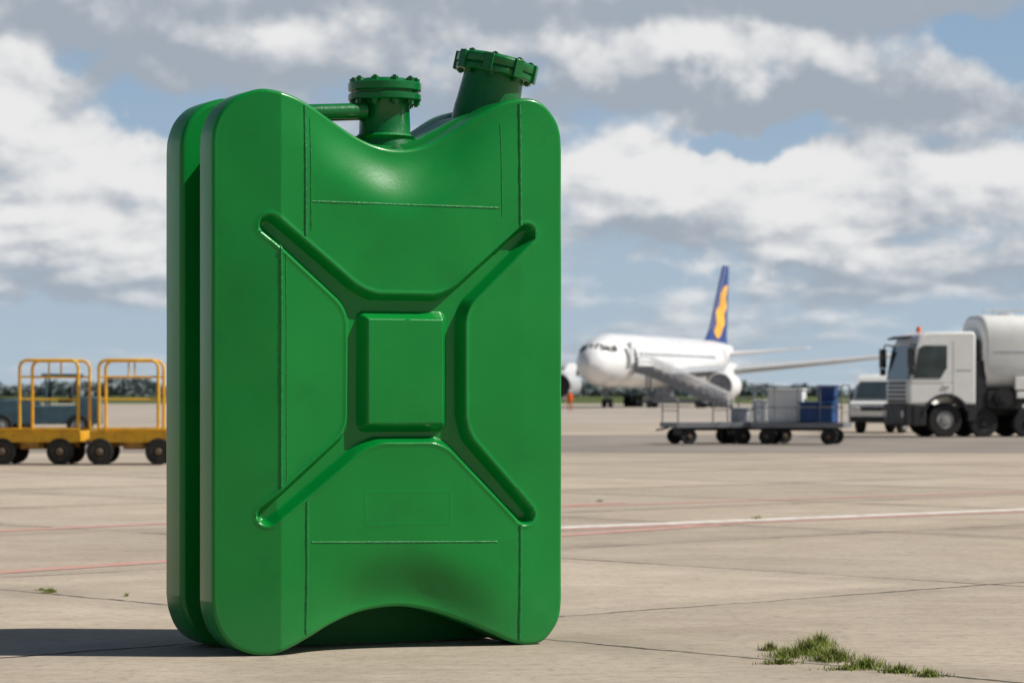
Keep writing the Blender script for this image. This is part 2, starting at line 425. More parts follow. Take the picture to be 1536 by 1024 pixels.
def linemat(name,col,wear,cover):
    m=bpy.data.materials.new(name); m.use_nodes=True; nt=m.node_tree; p=nt.nodes['Principled BSDF']
    tc=nd(nt,'ShaderNodeTexCoord'); n=nd(nt,'ShaderNodeTexNoise'); n.inputs['Scale'].default_value=5; n.inputs['Detail'].default_value=9; n.inputs['Roughness'].default_value=.7
    lk(nt,tc.outputs['Object'],n.inputs['Vector'])
    r=nd(nt,'ShaderNodeMapRange'); r.inputs[1].default_value=.42; r.inputs[2].default_value=.62; r.inputs[3].default_value=1-cover; r.inputs[4].default_value=1; lk(nt,n.outputs[0],r.inputs[0])
    mx=nd(nt,'ShaderNodeMixRGB'); mx.inputs[1].default_value=(*col,1); mx.inputs[2].default_value=(*wear,1); lk(nt,r.outputs[0],mx.inputs[0])
    lk(nt,mx.outputs[0],p.inputs['Base Color']); p.inputs['Roughness'].default_value=.8
    return m
LW=linemat('worn_white_line',(.80,.78,.74),(.52,.45,.37),.85)
LR=linemat('worn_red_line',(.54,.19,.16),(.48,.37,.30),.65)
def gp(x,y):
    Y=F*CH/(y-HZ); return ((x-768)/F*Y,Y)
def stripe(name,a,b,w,mat,ext=(0,0),off=0):
    a=Vector(a);b=Vector(b); d=(b-a).normalized(); n=Vector((-d.y,d.x)); a=a-d*ext[0]+n*off; b=b+d*ext[1]+n*off
    sheet(name,[tuple(a-n*w/2),tuple(b-n*w/2),tuple(b+n*w/2),tuple(a+n*w/2)],.004,mat)
stripe('white_apron_line',gp(845,791),gp(1536,764),.45,LW,(1.5,30))
stripe('red_apron_line',gp(845,791),gp(1536,764),.28,LR,(1.5,30),off=-.42)
stripe('red_apron_line',gp(845,760),gp(1536,737),.28,LR,(.3,30))
stripe('red_apron_line',gp(0,796),gp(243,785),.36,LR,(20,8.3))
stripe('red_apron_line',gp(0,858),gp(243,842),.32,LR,(10,9))

def tufts(name,spots,mat):
    V=[];Fc=[]
    for (cx,cy,rx,ry,n,h) in spots:
        for i in range(n):
            a=random.uniform(0,6.28); q=abs(random.gauss(0,.5)); q=min(q,1.4)
            x=cx+math.cos(a)*q*rx; y=cy+math.sin(a)*q*ry
            L=h*random.uniform(.35,1.2)*(1-.35*q); w=random.uniform(.002,.0042)
            ang=random.uniform(0,6.28); lean=random.uniform(.2,1.3)
            dx,dy=math.cos(ang),math.sin(ang)
            b=len(V)
            for t in (0,.45,.8,1):
                k=lean*t*t*L; zz=L*t*(1-.35*lean*t*.6); ww=w*(1-t*.95)
                V.append((x+dx*k-dy*ww,y+dy*k+dx*ww,zz)); V.append((x+dx*k+dy*ww,y+dy*k-dx*ww,zz))
            for s in range(3): Fc.append((b+2*s,b+2*s+1,b+2*s+3,b+2*s+2))
    o=rawmesh(name,V,Fc,mat,None,False); o['kind']='stuff'; o['label']='small tufts of wild grass growing from concrete joints'; o['category']='grass'; return o
GBL=paint('grass_blades',(.17,.22,.04),rough=.7,var=.5,scale=14,dirt=(.48,.39,.18),dirtamt=1,spec=.2)
sp=[]
for x,y,rx,ry,n,h in [(1180,985,.12,.16,380,.075),(1215,980,.16,.20,620,.115),(1155,975,.08,.10,200,.065),(1250,990,.16,.18,560,.10),(1300,1000,.14,.16,420,.075),(1350,1008,.13,.1,360,.06),(1395,1014,.10,.08,240,.06),(1230,968,.10,.14,300,.10),(1172,995,.14,.08,260,.05),(1270,1004,.2,.1,200,.04),
                      (75,888,.06,.12,220,.045),(190,894,.02,.04,50,.04),(62,885,.05,.05,80,.025),(900,752,.1,.2,60,.05),(1135,778,.12,.15,90,.06)]:
    c=gp(x,y); sp.append((c[0],c[1],rx,ry,n,h))
tufts('wild_grass',sp,GBL)
def treeline():
    N=30000
    X=np.random.uniform(-520,560,N)
    hh=4.8+1.2*np.sin(X*.021)+1.1*np.sin(X*.063+1)+.8*np.sin(X*.17+2)+.6*np.sin(X*.41)
    hh=hh*np.where(X<-110,1.15,.95)
    Z=hh*np.random.power(1.3,N); Y=1400+np.random.uniform(-14,14,N)
    s=np.random.uniform(.5,1.5,N)
    V=np.zeros((N,4,3)); a=np.random.normal(size=(N,3)); a/=np.linalg.norm(a,axis=1)[:,None]; b=np.cross(a,np.random.normal(size=(N,3))); b/=np.linalg.norm(b,axis=1)[:,None]
    C=np.stack([X,Y,np.maximum(Z,.3)],1)
    for k,(i,j) in enumerate(((-1,-1),(1,-1),(1,1),(-1,1))): V[:,k]=C+a*s[:,None]*i+b*s[:,None]*j*.8
    V[:,:,2]=np.maximum(V[:,:,2],.02)
    m=paint('hazed_foliage',(.25,.30,.31),rough=.95,var=.25,scale=.06,spec=.1)  # distance haze is mixed into the foliage colour
    o=rawmesh('tree_line',V.reshape(-1,3).tolist(),[(4*i,4*i+1,4*i+2,4*i+3) for i in range(N)],m,None,False)
    o['kind']='stuff'; o['label']='hazy dark green tree line beyond the airfield grass'; o['category']='trees'
treeline()

# ------------------------------------------------------------ wheels
def wheel(parent,c,r,w,rimmat,side=1,rr=.55):
    e=MB().lathe([(-w/2,r*rr),(-w/2,r*.93),(-w*.38,r*.99),(w*.38,r*.99),(w/2,r*.93),(w/2,r*rr),(w*.3,r*rr*.98),(w*.3,r*.3)],c,'y',28).obj('wheel',RUB,parent)
    y=c[1]+side*w*.5
    mb=MB()
    pr=[(-.02,r*rr*.99),(.004,r*rr*.97),(-.03*1,r*.42),(-.05,r*.30),(.03,r*.22),(.04,.03)]
    mb.lathe([(side*t*1.0,q) for t,q in pr],(c[0],y,c[2]),'y',24)
    for k in range(8):
        a=k*math.pi/4
        p=Vector((c[0]+math.cos(a)*r*.26,y,c[2]+math.sin(a)*r*.26)); mb.cyl(p,p+Vector((0,side*.03,0)),.02 if r>.4 else .01,seg=6)
    o=mb.obj('rim',rimmat,e); return e

# ------------------------------------------------------------ yellow baggage carts
def yellow_cart(loc,rz,label,x0,x1,wx,hc):
    t=thing('baggage_cart',loc,rz,label,'baggage cart','yellow baggage carts coupled in a row')
    xm=(x0+x1)/2; LL=x1-x0
    mb=MB(); mb.box((xm,0,.66),(LL,1.4,.07)); 
    for y in (.70,-.70): mb.box((xm,y,.60),(LL+.06,.05,.24)); mb.box((xm,y*1.03,.75),(LL+.06,.07,.04))
    for x in (x0,x1): mb.box((x,0,.6),(.05,1.4,.23))
    mb.obj('deck',YEL,t,.008)
    mb=MB(); mb.box((xm,.35,.45),(LL*.95,.08,.12)); mb.box((xm,-.35,.45),(LL*.95,.08,.12))
    for x in wx: mb.cyl((x,-.62,.29),(x,.62,.29),.04); mb.box((x,0,.38),(.12,1.0,.10)); mb.box((x,-.5,.43),(.40,.06,.2)); mb.box((x,.5,.43),(.40,.06,.2))
    mb.box((xm,0,.42),(.5,1.1,.18)); mb.box((xm,-.66,.44),(.35,.05,.14))
    mb.obj('undercarriage',YELD,t,.006)
    for x in wx:
        for y in (-.66,.66): wheel(t,(x,y,.285),.285,.17,RIMY,1 if y>0 else -1)
    top=2.2
    for y in (-.66,.66):
        mb=MB(); a,b=hc-.62,hc+.62
        pts=[(a,y,.66),(a,y,top-.14),(a+.04,y,top-.05),(a+.13,y,top)]+[(b-.13,y,top),(b-.04,y,top-.05),(b,y,top-.14),(b,y,.66)]
        mb.path(pts,.034,10)
        mb.cyl((a,y,1.85),(b,y,1.85),.020,seg=10)
        if y<0: mb.cyl((a,y,1.38),(b,y,1.38),.018,seg=10)
        mb.cyl((hc,y,1.85),(hc,y,top),.018,seg=10)
        mb.obj('guard_rail',YEL,t) 
    mb=MB(); mb.path([(x0,0,.5),(x0-.14,0,.47),(x0-.24,0,.40)],.03,8); mb.lathe([(-.03,.06),(.03,.06)],(x0-.26,0,.40),'z',14); mb.obj('tow_bar',DARK,t)
    return t
yellow_cart((-10.08,60.4,0),R(-2),'yellow flatbed baggage cart with tall tubular guard rails',-1.0,1.0,(-.60,.62),.38)
yellow_cart((-7.98,60.3,0),R(2),'yellow baggage cart with guard rails beside green jerrycan',-.86,.95,(-.68,.55),-.08)
def tug(loc,rz,mat,label):
    t=thing('tow_tractor',loc,rz,label,'tow tractor')
    MB().prism([(2.0,.45),(2.1,.9),(1.95,1.25),(.3,1.35),(.2,1.1),(-1.2,1.1),(-1.3,1.4),(-2.0,1.4),(-2.05,.45)],-.9,.9).obj('body',mat,t,.05)
    mb=MB()
    for x in (-.2,-1.25):
        for y in (-.75,.75): mb.cyl((x,y,1.1),(x,y,2.1),.04,seg=8)
    mb.box((-.72,0,2.14),(1.35,1.65,.08)); mb.obj('canopy',mat,t,.02)
    MB().box((-.8,0,1.25),(.45,.6,.15)).box((-1.0,0,1.5),(.12,.6,.5)).obj('seat',DARK,t,.03)
    MB().cyl((-.1,.0,1.3),(-.3,.0,1.55),.03).lathe([(-.02,.2),(.02,.2)],(-.32,0,1.56),'x',18).obj('steering_wheel',DARK,t)
    for x in (-1.3,1.3):
        for y in (-.85,.85): wheel(t,(x,y,.4),.4,.25,RIM,1 if y>0 else -1)
    return t
tug((-16.2,98,0),R(185),TEAL,'dark teal airport tow tractor with canopy, parked')
tug((-20.6,112,0),R(10),DARK,'dark grey tow tractor parked near the grass')

# ------------------------------------------------------------ grey dollies
def dolly(loc,rz,label,L=2.9,cage=False):
    t=thing('cargo_dolly',loc,rz,label,'baggage cart','grey cargo dollies on the apron')
    mb=MB(); mb.box((0,0,.60),(L,1.5,.07)); 
    for y in (-.74,.74): mb.box((0,y,.57),(L+.04,.05,.15))
    for x in (-L/2,L/2): mb.box((x,0,.57),(.05,1.45,.15))
    mb.obj('deck',GREY,t,.006)
    mb=MB()
    for x in (-L*.34,L*.34): mb.cyl((x,-.6,.25),(x,.6,.25),.035); mb.box((x,0,.38),(.25,.9,.22))
    mb.box((0,0,.46),(L*.8,.15,.12))
    mb.obj('undercarriage',DARK,t,.01)
    for x in (-L*.34,L*.34):
        for y in (-.62,.62): wheel(t,(x,y,.24),.24,.14,RIMY,1 if y>0 else -1)
    hs=1.75 if cage else 1.35
    for x in (-L/2+.04,L/2-.04):
        mb=MB(); mb.path([(x,-.70,.62),(x,-.70,hs-.08),(x,-.6,hs),(x,.6,hs),(x,.70,hs-.08),(x,.70,.62)],.022,8)
        for z in ((.95,1.3) if cage else (1.0,)): mb.cyl((x,-.7,z),(x,.7,z),.015,seg=8)
        mb.obj('end_rail',GREY,t)
    if cage:
        mb=MB(); mb.cyl((-L/2,-.7,1.1),(L/2,-.7,1.1),.018,seg=8); mb.cyl((-L/2,-.7,1.7),(L/2,-.7,1.7),.018,seg=8)
        for k in range(1,4): mb.cyl((-L/2+k*L/4,-.7,.6),(-L/2+k*L/4,-.7,1.7),.014,seg=8)
        mb.obj('side_rail',GREY,t)
    MB().path([(-L/2,0,.5),(-L/2-.2,0,.45),(-L/2-.4,0,.42)],.03,8).obj('tow_bar',DARK,t)
    return t
dolly((5.85,84.6,0),R(16),'empty grey flatbed cargo dolly with low end rails',2.5)
dolly((8.55,84.0,0),R(-16),'grey cargo dolly with rail frame carrying boxes',2.7,True)
dolly((7.30,85.9,0),R(14),'grey cargo dolly carrying pale boxes behind another',2.2)
def crate(loc,d,mat,label,cat='crate',lid=True):
    t=thing('storage_crate',loc,R(random.uniform(-18,-10)),label,cat)
    mb=MB(); mb.box((0,0,d[2]/2),(d[0],d[1],d[2])); mb.obj('body',mat,t,.03)
    mb=MB(); mb.box((0,-d[1]/2-.01,d[2]*.12),(d[0]*.94,.02,.04))
    for k in range(3):
        x=-d[0]/2+d[0]*(k+.5)/3; mb.box((x,-d[1]/2-.012,d[2]*.45),(.05,.024,d[2]*.75))
    mb.obj('ribs',mat,t,.004)
    if lid: MB().box((0,0,d[2]+.03),(d[0]+.06,d[1]+.06,.06)).obj('lid',mat,t,.02)
    return t
crate((8.98,83.5,.64),(.98,.55,.56),BLUE,'blue plastic storage crate on grey dolly')
crate((8.15,84.25,.64),(1.05,.6,.95),WHT,'white insulated box on grey dolly')
crate((9.35,84.15,.64),(.52,.5,1.05),BLUE,'tall blue plastic box on grey dolly')
crate((6.9,85.8,.64),(.55,.5,.38),LGREY,'small pale grey box on cargo dolly')
crate((7.55,85.9,.64),(.5,.5,.62),WHT,'small white box on cargo dolly')

# ------------------------------------------------------------ fuel truck
tr=thing('fuel_truck',(17.72,99.0,0),R(190),'white airport fuel tanker truck with amber beacon','truck')
arc=lambda cx,cz,r,a0,a1,n:[(cx+r*math.cos(R(a0+(a1-a0)*i/n)),cz+r*math.sin(R(a0+(a1-a0)*i/n))) for i in range(n+1)]
prof=[(4.48,1.12),(4.5,1.75),(4.42,2.1),(4.22,3.2),(4.05,3.48),(3.75,3.6),(2.15,3.62),(2.08,3.5),(2.08,1.12)]+[(2.40,1.12)]+arc(3.15,.62,.80,141,39,8)+[(4.0,1.12)]
MB().prism(prof,-1.25,1.25).obj('cab',WHT,tr,.07,seg=3)
mb=MB(); mb.prism([(4.50,1.98),(4.275,3.14),(4.245,3.14),(4.40,1.98)],-1.20,1.20); mb.obj('windshield',GLASS,tr)
for s in (1,-1):
    MB().prism([(4.32,2.02),(4.11,3.05),(3.95,3.14),(3.12,3.14),(3.12,2.38),(3.35,2.02)],s*1.258,s*1.272).obj('side_window',GLASS,tr)
mb=MB(); mb.prism([(4.38,1.2),(4.38,1.95),(4.15,3.15),(4.02,3.28),(2.92,3.28),(2.92,1.5),(3.2,1.5),(3.85,1.2)],1.246,1.256)
mb.prism([(3.0,1.76),(3.0,1.80),(3.25,1.80),(3.25,1.76)],1.25,1.30); mb.obj('door',WHT,tr)
mb=MB()
for q in ((2.90,2.35,.012,1.9),): mb.box((q[0],1.2575,q[1]),(q[2],.006,q[3]))
mb.box((3.65,1.2575,1.86),(1.45,.006,.014)); mb.box((2.5,1.2575,2.3),(.55,.006,.012)); mb.obj('panel_gap',DARK,tr)
mb=MB(); mb.box((4.43,0,.78),(.34,2.48,.76)); mb.box((4.1,1.14,.76),(.5,.24,.74)); mb.box((4.1,-1.14,.76),(.5,.24,.74)); mb.obj('bumper',DARK,tr,.05)
mb=MB()
for z in (1.25,1.40,1.55,1.70,1.85): mb.box((4.5,0,z),(.05,1.9,.09))
mb.obj('grille',DARK,tr,.01)
for y in (-.95,.95): MB().lathe([(0,.13),(.03,.12),(.05,.05)],(4.59,y,.8),'x',18).obj('headlight',LAMP,tr)
for s in (1,-1):
    mb=MB(); mb.path([(4.2,s*1.25,3.15),(4.45,s*1.5,3.2),(4.5,s*1.58,3.0)],.03,8); mb.box((4.50,s*1.60,2.72),(.18,.30,.66)); mb.box((4.50,s*1.60,2.25),(.14,.26,.24)); mb.obj('mirror',DARK,tr,.03)
mb=MB(); mb.box((4.40,0,3.42),(.25,2.1,.06),ry=R(20)); mb.obj('sun_visor',DARK,tr,.02)
MB().lathe([(3.6,.09),(3.64,.09),(3.66,.075),(3.77,.07),(3.80,.03)],(3.9,.55,0),'z',16).obj('beacon',AMBER,tr)
mb=MB(); mb.box((-1.0,.42,.88),(9.6,.12,.26)); mb.box((-1.0,-.42,.88),(9.6,.12,.26))
for x in (1.5,.0,-2.4,-3.8): mb.cyl((x,-.95,.55),(x,.95,.55),.09)
mb.box((1.85,0,1.75),(.35,2.3,1.75)); mb.box((1.95,.95,2.6),(.16,.25,1.5)); mb.box((1.2,.75,1.3),(.9,.9,.6)); mb.box((-1.2,0,1.4),(6.3,1.7,.55)); mb.box((2.2,1.05,.85),(.3,.35,.6)); mb.obj('chassis',DARK,tr,.02)
for y in (-1.02,1.02): wheel(tr,(3.15,y,.60),.60,.34,RIM,1 if y>0 else -1,.50)
for x in (1.75,.2,-2.4,-3.8):
    for y in (-1.0,1.0): wheel(tr,(x,y,.50),.50,.34,DARK,1 if y>0 else -1,.58)
pr=[(1.76,.35),(1.78,1.0),(1.76,1.14),(1.70,1.21),(1.60,1.24)]+[(-4.2,1.24),(-4.5,1.1),(-4.6,.8),(-4.62,.3)]
MB().lathe(pr,(0,0,2.92),'x',56,1.0,1.05,.55).obj('tank',WHT,tr)
mb=MB(); mb.box((-1.4,1.24,2.95),(5.6,.03,.06)); mb.box((-1.4,1.24,2.2),(5.6,.03,.05)); mb.obj('tank_trim',LGREY,tr)
mb=MB(); mb.path([(1.2,.5,4.15),(1.2,.5,4.38),(-4,.5,4.38),(-4,.5,4.15)],.025,8); mb.path([(1.2,-.5,4.15),(1.2,-.5,4.38),(-4,-.5,4.38),(-4,-.5,4.15)],.025,8)
for x in (.6,-1,-2.6): mb.lathe([(4.12,.3),(4.26,.3),(4.30,.2)],(x,0,0),'z',20)
mb.obj('walkway_rail',LGREY,tr)
mb=MB(); mb.box((.85,1.1,1.30),(.9,.35,.65)); mb.box((-1.2,1.08,1.15),(1.6,.4,.75)); mb.obj('hose_cabinet',DARK,tr,.03)
mb=MB(); mb.box((.5,1.32,1.85),(.42,.1,.45)); mb.box((.5,1.28,1.45),(.3,.2,.22)); mb.obj('meter_box',WHT,tr,.02)
mb=MB()
for k in range(4): mb.lathe([(-.04,.33-.06*k),(.04,.33-.06*k)],(1.1,1.3+.01*k,1.35),'y',24)
mb.obj('hose_reel',RUB,tr)
mb=MB(); mb.prism(arc(3.15,.62,.88,160,15,12)+arc(3.15,.62,.78,15,160,12),.9,1.29); mb.obj('mudguard',DARK,tr)

# ------------------------------------------------------------ white van
vn=thing('white_van',(14.75,109.2,0),R(240),'white passenger van parked behind fuel truck','van')
vp=[(2.35,.42),(2.42,.75),(2.32,1.12),(2.05,1.25),(1.55,2.05),(1.25,2.22),(-2.3,2.28),(-2.4,2.1),(-2.4,.42),(-1.85,.42)]+arc(-1.45,.38,.4,175,5,8)+[(-.9,.38)]+[(1.05,.38)]+arc(1.5,.38,.4,175,5,8)
MB().prism(vp,-.95,.95).obj('body',WHT,vn,.06,seg=3)
MB().prism([(2.06,1.34),(1.67,1.96),(1.63,1.94),(1.99,1.32)],-.80,.80).obj('windshield',GLASSV,vn)
for s in (1,-1):
    MB().prism([(1.85,1.32),(1.5,1.95),(.75,1.95),(.75,1.3)],s*.945,s*.957).obj('side_window',GLASSV,vn)
    MB().prism([(.6,1.3),(.6,1.95),(-2.1,1.95),(-2.1,1.3)],s*.945,s*.957).obj('side_window',GLASSV,vn)
    mb=MB(); mb.box((1.75,s*1.08,1.38),(.1,.2,.22)); mb.cyl((1.7,s*.93,1.33),(1.75,s*1.05,1.35),.02,seg=8); mb.obj('mirror',DARK,vn,.02)
    MB().box((2.36,s*.7,.92),(.10,.32,.2)).obj('headlight',LAMP,vn,.03)
    for x in (1.5,-1.45): wheel(vn,(x,s*.84,.34),.34,.22,RIM,s)
MB().box((2.40,0,.52),(.12,1.8,.22)).obj('bumper',DARK,vn,.03)
MB().box((2.38,0,.92),(.06,.9,.14)).obj('grille',DARK,vn,.01)

# ------------------------------------------------------------ airliner
fx_,fy_=-.32,-.9474
AC=(7.88-29.3*fx_,290.5-29.3*fy_); AZ=math.atan2(fy_,fx_)
lx_,ly_=-fy_,fx_
ac=thing('airliner',(AC[0],AC[1],0),AZ,'white wide body passenger airliner with blue tail on apron','airplane')
zc=4.95; Rf=2.85
pr=[]
for t in np.linspace(0,1,14)[1:]:
    q=math.sqrt(1-(1-t)**2.1); pr.append((29.3-7.5*t,max(.12,Rf*q),-.55*(1-t)**1.3))
pr=[(29.32,.03,-.55)]+pr
pr+=[(-9,Rf,0),(-13,Rf*.97,.08),(-17,Rf*.86,.36),(-21,Rf*.66,.85),(-25,Rf*.42,1.4),(-28.5,Rf*.18,1.85),(-29.6,.15,1.95)]
MB().lathe(pr,(0,0,zc),'x',48).obj('fuselage',AWHT,ac)
def fus(x,ang,off=.0):
    for a,b in zip(pr,pr[1:]):
        if b[0]<=x<=a[0]:
            t=(a[0]-x)/(a[0]-b[0]); r=a[1]+(b[1]-a[1])*t+off; dz=a[2]+(b[2]-a[2])*t; break
    return (x,math.cos(ang)*r,zc+dz+math.sin(ang)*r)
V=[];Fc=[]
for s in (0,1):
    for (x0,x1,x2,x3,a0,a1,a2,a3) in [(28.05,27.15,27.15,27.9,86,86,64,56),(27.9,27.15,26.7,27.15,54,62,50,34),(27.05,26.6,25.7,26.0,32,48,46,30)]:
        b=len(V)
        for (x,a) in ((x0,a0),(x1,a1),(x2,a2),(x3,a3)):
            A=R(a) if s==0 else math.pi-R(a)
            V.append(fus(x,A,.05))
        Fc.append((b,b+1,b+2,b+3))
rawmesh('cockpit_window',V,Fc,DARK,ac,False)
def panel(name,x0,x1,a0,a1,mat,off=.03,n=6):
    V=[];Fc=[]
    for i in range(n+1):
        a=R(a0+(a1-a0)*i/n); V.append(fus(x0,a,off)); V.append(fus(x1,a,off))
    for i in range(n): Fc.append((2*i,2*i+1,2*i+3,2*i+2))
    return rawmesh(name,V,Fc,mat,ac,True)
panel('doorway',23.2,21.4,-16,40,DARK,.03)
mb=MB(); mb.box((24.1,3.05,5.75),(1.0,.15,2.3)); mb.obj('door',AWHT,ac,.05)
panel('door',-17.3,-18.2,0,34,LGREY,.04)
w0=panel('passenger_window',20.5,20.25,11,18,GLASS,.035,2)
for k in range(1,47):
    w=w0.copy(); w.location=(-.68*k,0,0); COL.objects.link(w)
def wing(name,s,root,tip,zr,zt,yr,yt,th):
    V=[];Fc=[]; n=5
    for i in range(n+1):
        t=i/n; le=root[0]+(tip[0]-root[0])*t; te=root[1]+(tip[1]-root[1])*t; z=zr+(zt-zr)*(t**1.2); y=s*(yr+(yt-yr)*t); h=th*(1-.75*t)
        c=le-te
        for fx,fz in ((0,0),(.12,.5),(.4,.6),(.8,.25),(1,0),(.7,-.15),(.35,-.4),(.1,-.35)): V.append((le-fx*c,y,z+fz*h))
    for i in range(n):
        for k in range(8): Fc.append((8*i+k,8*i+(k+1)%8,8*i+8+(k+1)%8,8*i+8+k))
    Fc.append(tuple(range(8))); Fc.append(tuple(range(8*n,8*n+8)))
    return rawmesh(name,V,Fc,LGREY if name=='wing' else AWHT,ac,True,40)
for s in (1,-1):
    wing('wing',s,(8,-4.5),(-10,-12.6),3.6,6.1,1.5,27,1.3)
    wing('tailplane',s,(-21.5,-27),(-27.5,-30),6.2,7.0,.6,9.8,.5)
    MB().prism([(-10.2,6.1),(-12.2,7.6),(-13.0,7.6),(-12.7,6.1)],s*27.0-.06,s*27.0+.06).obj('winglet',AWHT,ac,.02)
    ex,ey,ez=5.5,(8.3 if s>0 else 10.0)*s,2.35
    e=MB().lathe([(2.6,1.22),(2.75,1.35),(2.6,1.5),(1.6,1.62),(0,1.6),(-1.6,1.35),(-2.3,1.15),(-2.25,.9),(-3.2,.5)],(ex,ey,ez),'x',32).obj('engine',AWHT if s>0 else LGREY,ac)
    MB().lathe([(2.72,1.30),(2.74,1.26),(2.70,.35),(2.95,.02)],(ex,ey,ez),'x',32).obj('intake_fan',GREY if s>0 else DARK,e)
    MB().prism([(6.5,3.7),(4.5,4.9),(-.5,4.7),(1.5,3.4)],ey-.2,ey+.2).obj('pylon',AWHT,ac,.05)
    mb=MB(); mb.cyl((-2,4.4*s,4.0),(-2,4.4*s,.9),.22)
    mb.box((-2,4.4*s,.8),(1.9,.2,.25))
    mb.obj('main_gear',GREY,ac)
    for dx in (-.9,.9):
        for dy in (-.55,.55): wheel(ac,(-2+dx,4.4*s+dy,.65),.65,.42,RIM,1 if dy>0 else -1)
mb=MB(); mb.cyl((22.8,0,2.6),(22.8,0,.5),.13); mb.box((22.2,.45,2.0),(1.6,.06,.8)); mb.box((22.2,-.45,2.0),(1.6,.06,.8)); mb.obj('nose_gear',GREY,ac)
for dy in (-.35,.35): wheel(ac,(22.8,dy,.5),.5,.3,RIM,1 if dy>0 else -1)
V=MB(); V.prism([(-14.5,7.6),(-17.5,7.9),(-19.6,9.3),(-25.8,16.9),(-27.6,16.9),(-26.6,8.2),(-27.2,7.0),(-20,7.0)],-.20,.20)
fin=V.obj('tail_fin',NAVY,ac,.1)
pts=[(-20.4,8.8),(-21.6,9.8),(-21.2,11.2),(-22.9,12.0),(-23.6,13.4),(-25.2,14.3),(-26.8,14.6),(-25.9,13.0),(-26.3,11.9),(-25.1,11.0),(-25.5,9.9),(-24.2,9.2),(-23.4,8.4),(-22.0,8.0)]
mb=MB(); mb.prism(pts,.19,.24); mb.prism(pts,-.24,-.19); mb.obj('emblem',ORANGE,fin)

st=thing('passenger_stairs',(AC[0]+22.3*fx_+2.9*lx_,AC[1]+22.3*fy_+2.9*ly_,0),math.atan2(ly_,lx_),'grey mobile boarding stairs at airliner door','stairs')
L=10.2;H=4.2
mb=MB()
for s in (-1,1):
    mb.prism([(0,H+.15),(1.6,H+.15),(L,.5),(L,.05),(L-.8,.05),(1.6,H-.9),(0,H-.5)],s*.95-.05,s*.95+.05)
mb.obj('side_panel',GREY,st)
mb=MB(); mb.box((.8,0,H-.05),(1.6,1.8,.1))
for k in range(22):
    t=(k+.5)/22; mb.box((1.6+(L-1.6)*t,0,H-.02-(H-.35)*t),(.30,1.8,.05))
mb.obj('steps',LGREY,st)
for s in (-1,1):
    mb=MB(); mb.path([(0,s*.97,H),(0,s*.97,H+1.05),(1.6,s*.97,H+1.05),(L,s*.97,1.4),(L,s*.97,.3)],.07,8)
    mb.path([(0,s*.97,H+.6),(1.6,s*.97,H+.6),(L,s*.97,.95)],.05,8)
    for k in range(1,10): t=k/10; mb.cyl((1.6+(L-1.6)*t,s*.97,H-(H-.35)*t),(1.6+(L-1.6)*t,s*.97,H+1.05-(H-.35)*t),.05,seg=8)
    mb.obj('handrail',AWHT,st)
mb=MB(); mb.box((4.4,0,.75),(6.5,1.9,.5)); mb.cyl((1.4,.7,.9),(1.4,.7,3.9),.12); mb.cyl((1.4,-.7,.9),(1.4,-.7,3.9),.12); mb.cyl((1.4,.7,.9),(4.6,.7,2.5),.1); mb.cyl((1.4,-.7,.9),(4.6,-.7,2.5),.1); mb.box((3.2,0,1.4),(1.6,1.6,1.0)); mb.obj('undercarriage',GREY,st)
for x in (1.8,7):
    for y in (-.95,.95): wheel(st,(x,y,.38),.38,.25,RIM,1 if y>0 else -1)

def person(loc,rz):
    t=thing('person',loc,rz,'ground crew worker in orange hi-vis vest standing near airliner','person')
    J=[(0,0,.95),(0,0,1.15),(0,0,1.42),(0,0,1.52),(0,.01,1.66),(0,.01,1.74),
       (.19,0,1.40),(.24,.02,1.12),(.25,-.06,.88),(-.19,0,1.40),(-.25,.0,1.12),(-.24,-.1,.9),
       (.10,0,.90),(.11,-.02,.5),(.12,.03,.08),(.13,-.12,.05),(-.10,0,.90),(-.12,.03,.5),(-.13,.08,.08),(-.14,-.07,.05)]
    E=[(0,1),(1,2),(2,3),(3,4),(4,5),(2,6),(6,7),(7,8),(2,9),(9,10),(10,11),(0,12),(12,13),(13,14),(14,15),(0,16),(16,17),(17,18),(18,19)]
    rad=[.15,.14,.15,.06,.10,.08,.07,.05,.035,.07,.05,.035,.10,.07,.05,.04,.10,.07,.05,.04]
    me=bpy.data.meshes.new('body'); me.from_pydata(J,E,[]); o=bpy.data.objects.new('body',me); COL.objects.link(o); o.parent=t
    me.materials.append(paint('orange_workwear',(.6,.10,.02),rough=.9))
    sk=o.modifiers.new('s','SKIN')
    for i,r in enumerate(rad): me.skin_vertices[0].data[i].radius=(r,r*.85)
    me.skin_vertices[0].data[0].use_root=True
    o.modifiers.new('ss','SUBSURF').levels=2
    MB().lathe([(.92,.205),(1.1,.19),(1.3,.215),(1.42,.20),(1.48,.10)],(0,0,0),'z',20).obj('vest',HIVIS,t)
    MB().lathe([(1.60,.12),(1.70,.125),(1.79,.10),(1.82,.03)],(0,.01,0),'z',16).obj('helmet',WHT,t)
    MB().lathe([(1.56,.05),(1.60,.095),(1.66,.108),(1.70,.10)],(0,-.015,0),'z',16).obj('face',SKIN,t)
person((5.0,245,0),R(20))

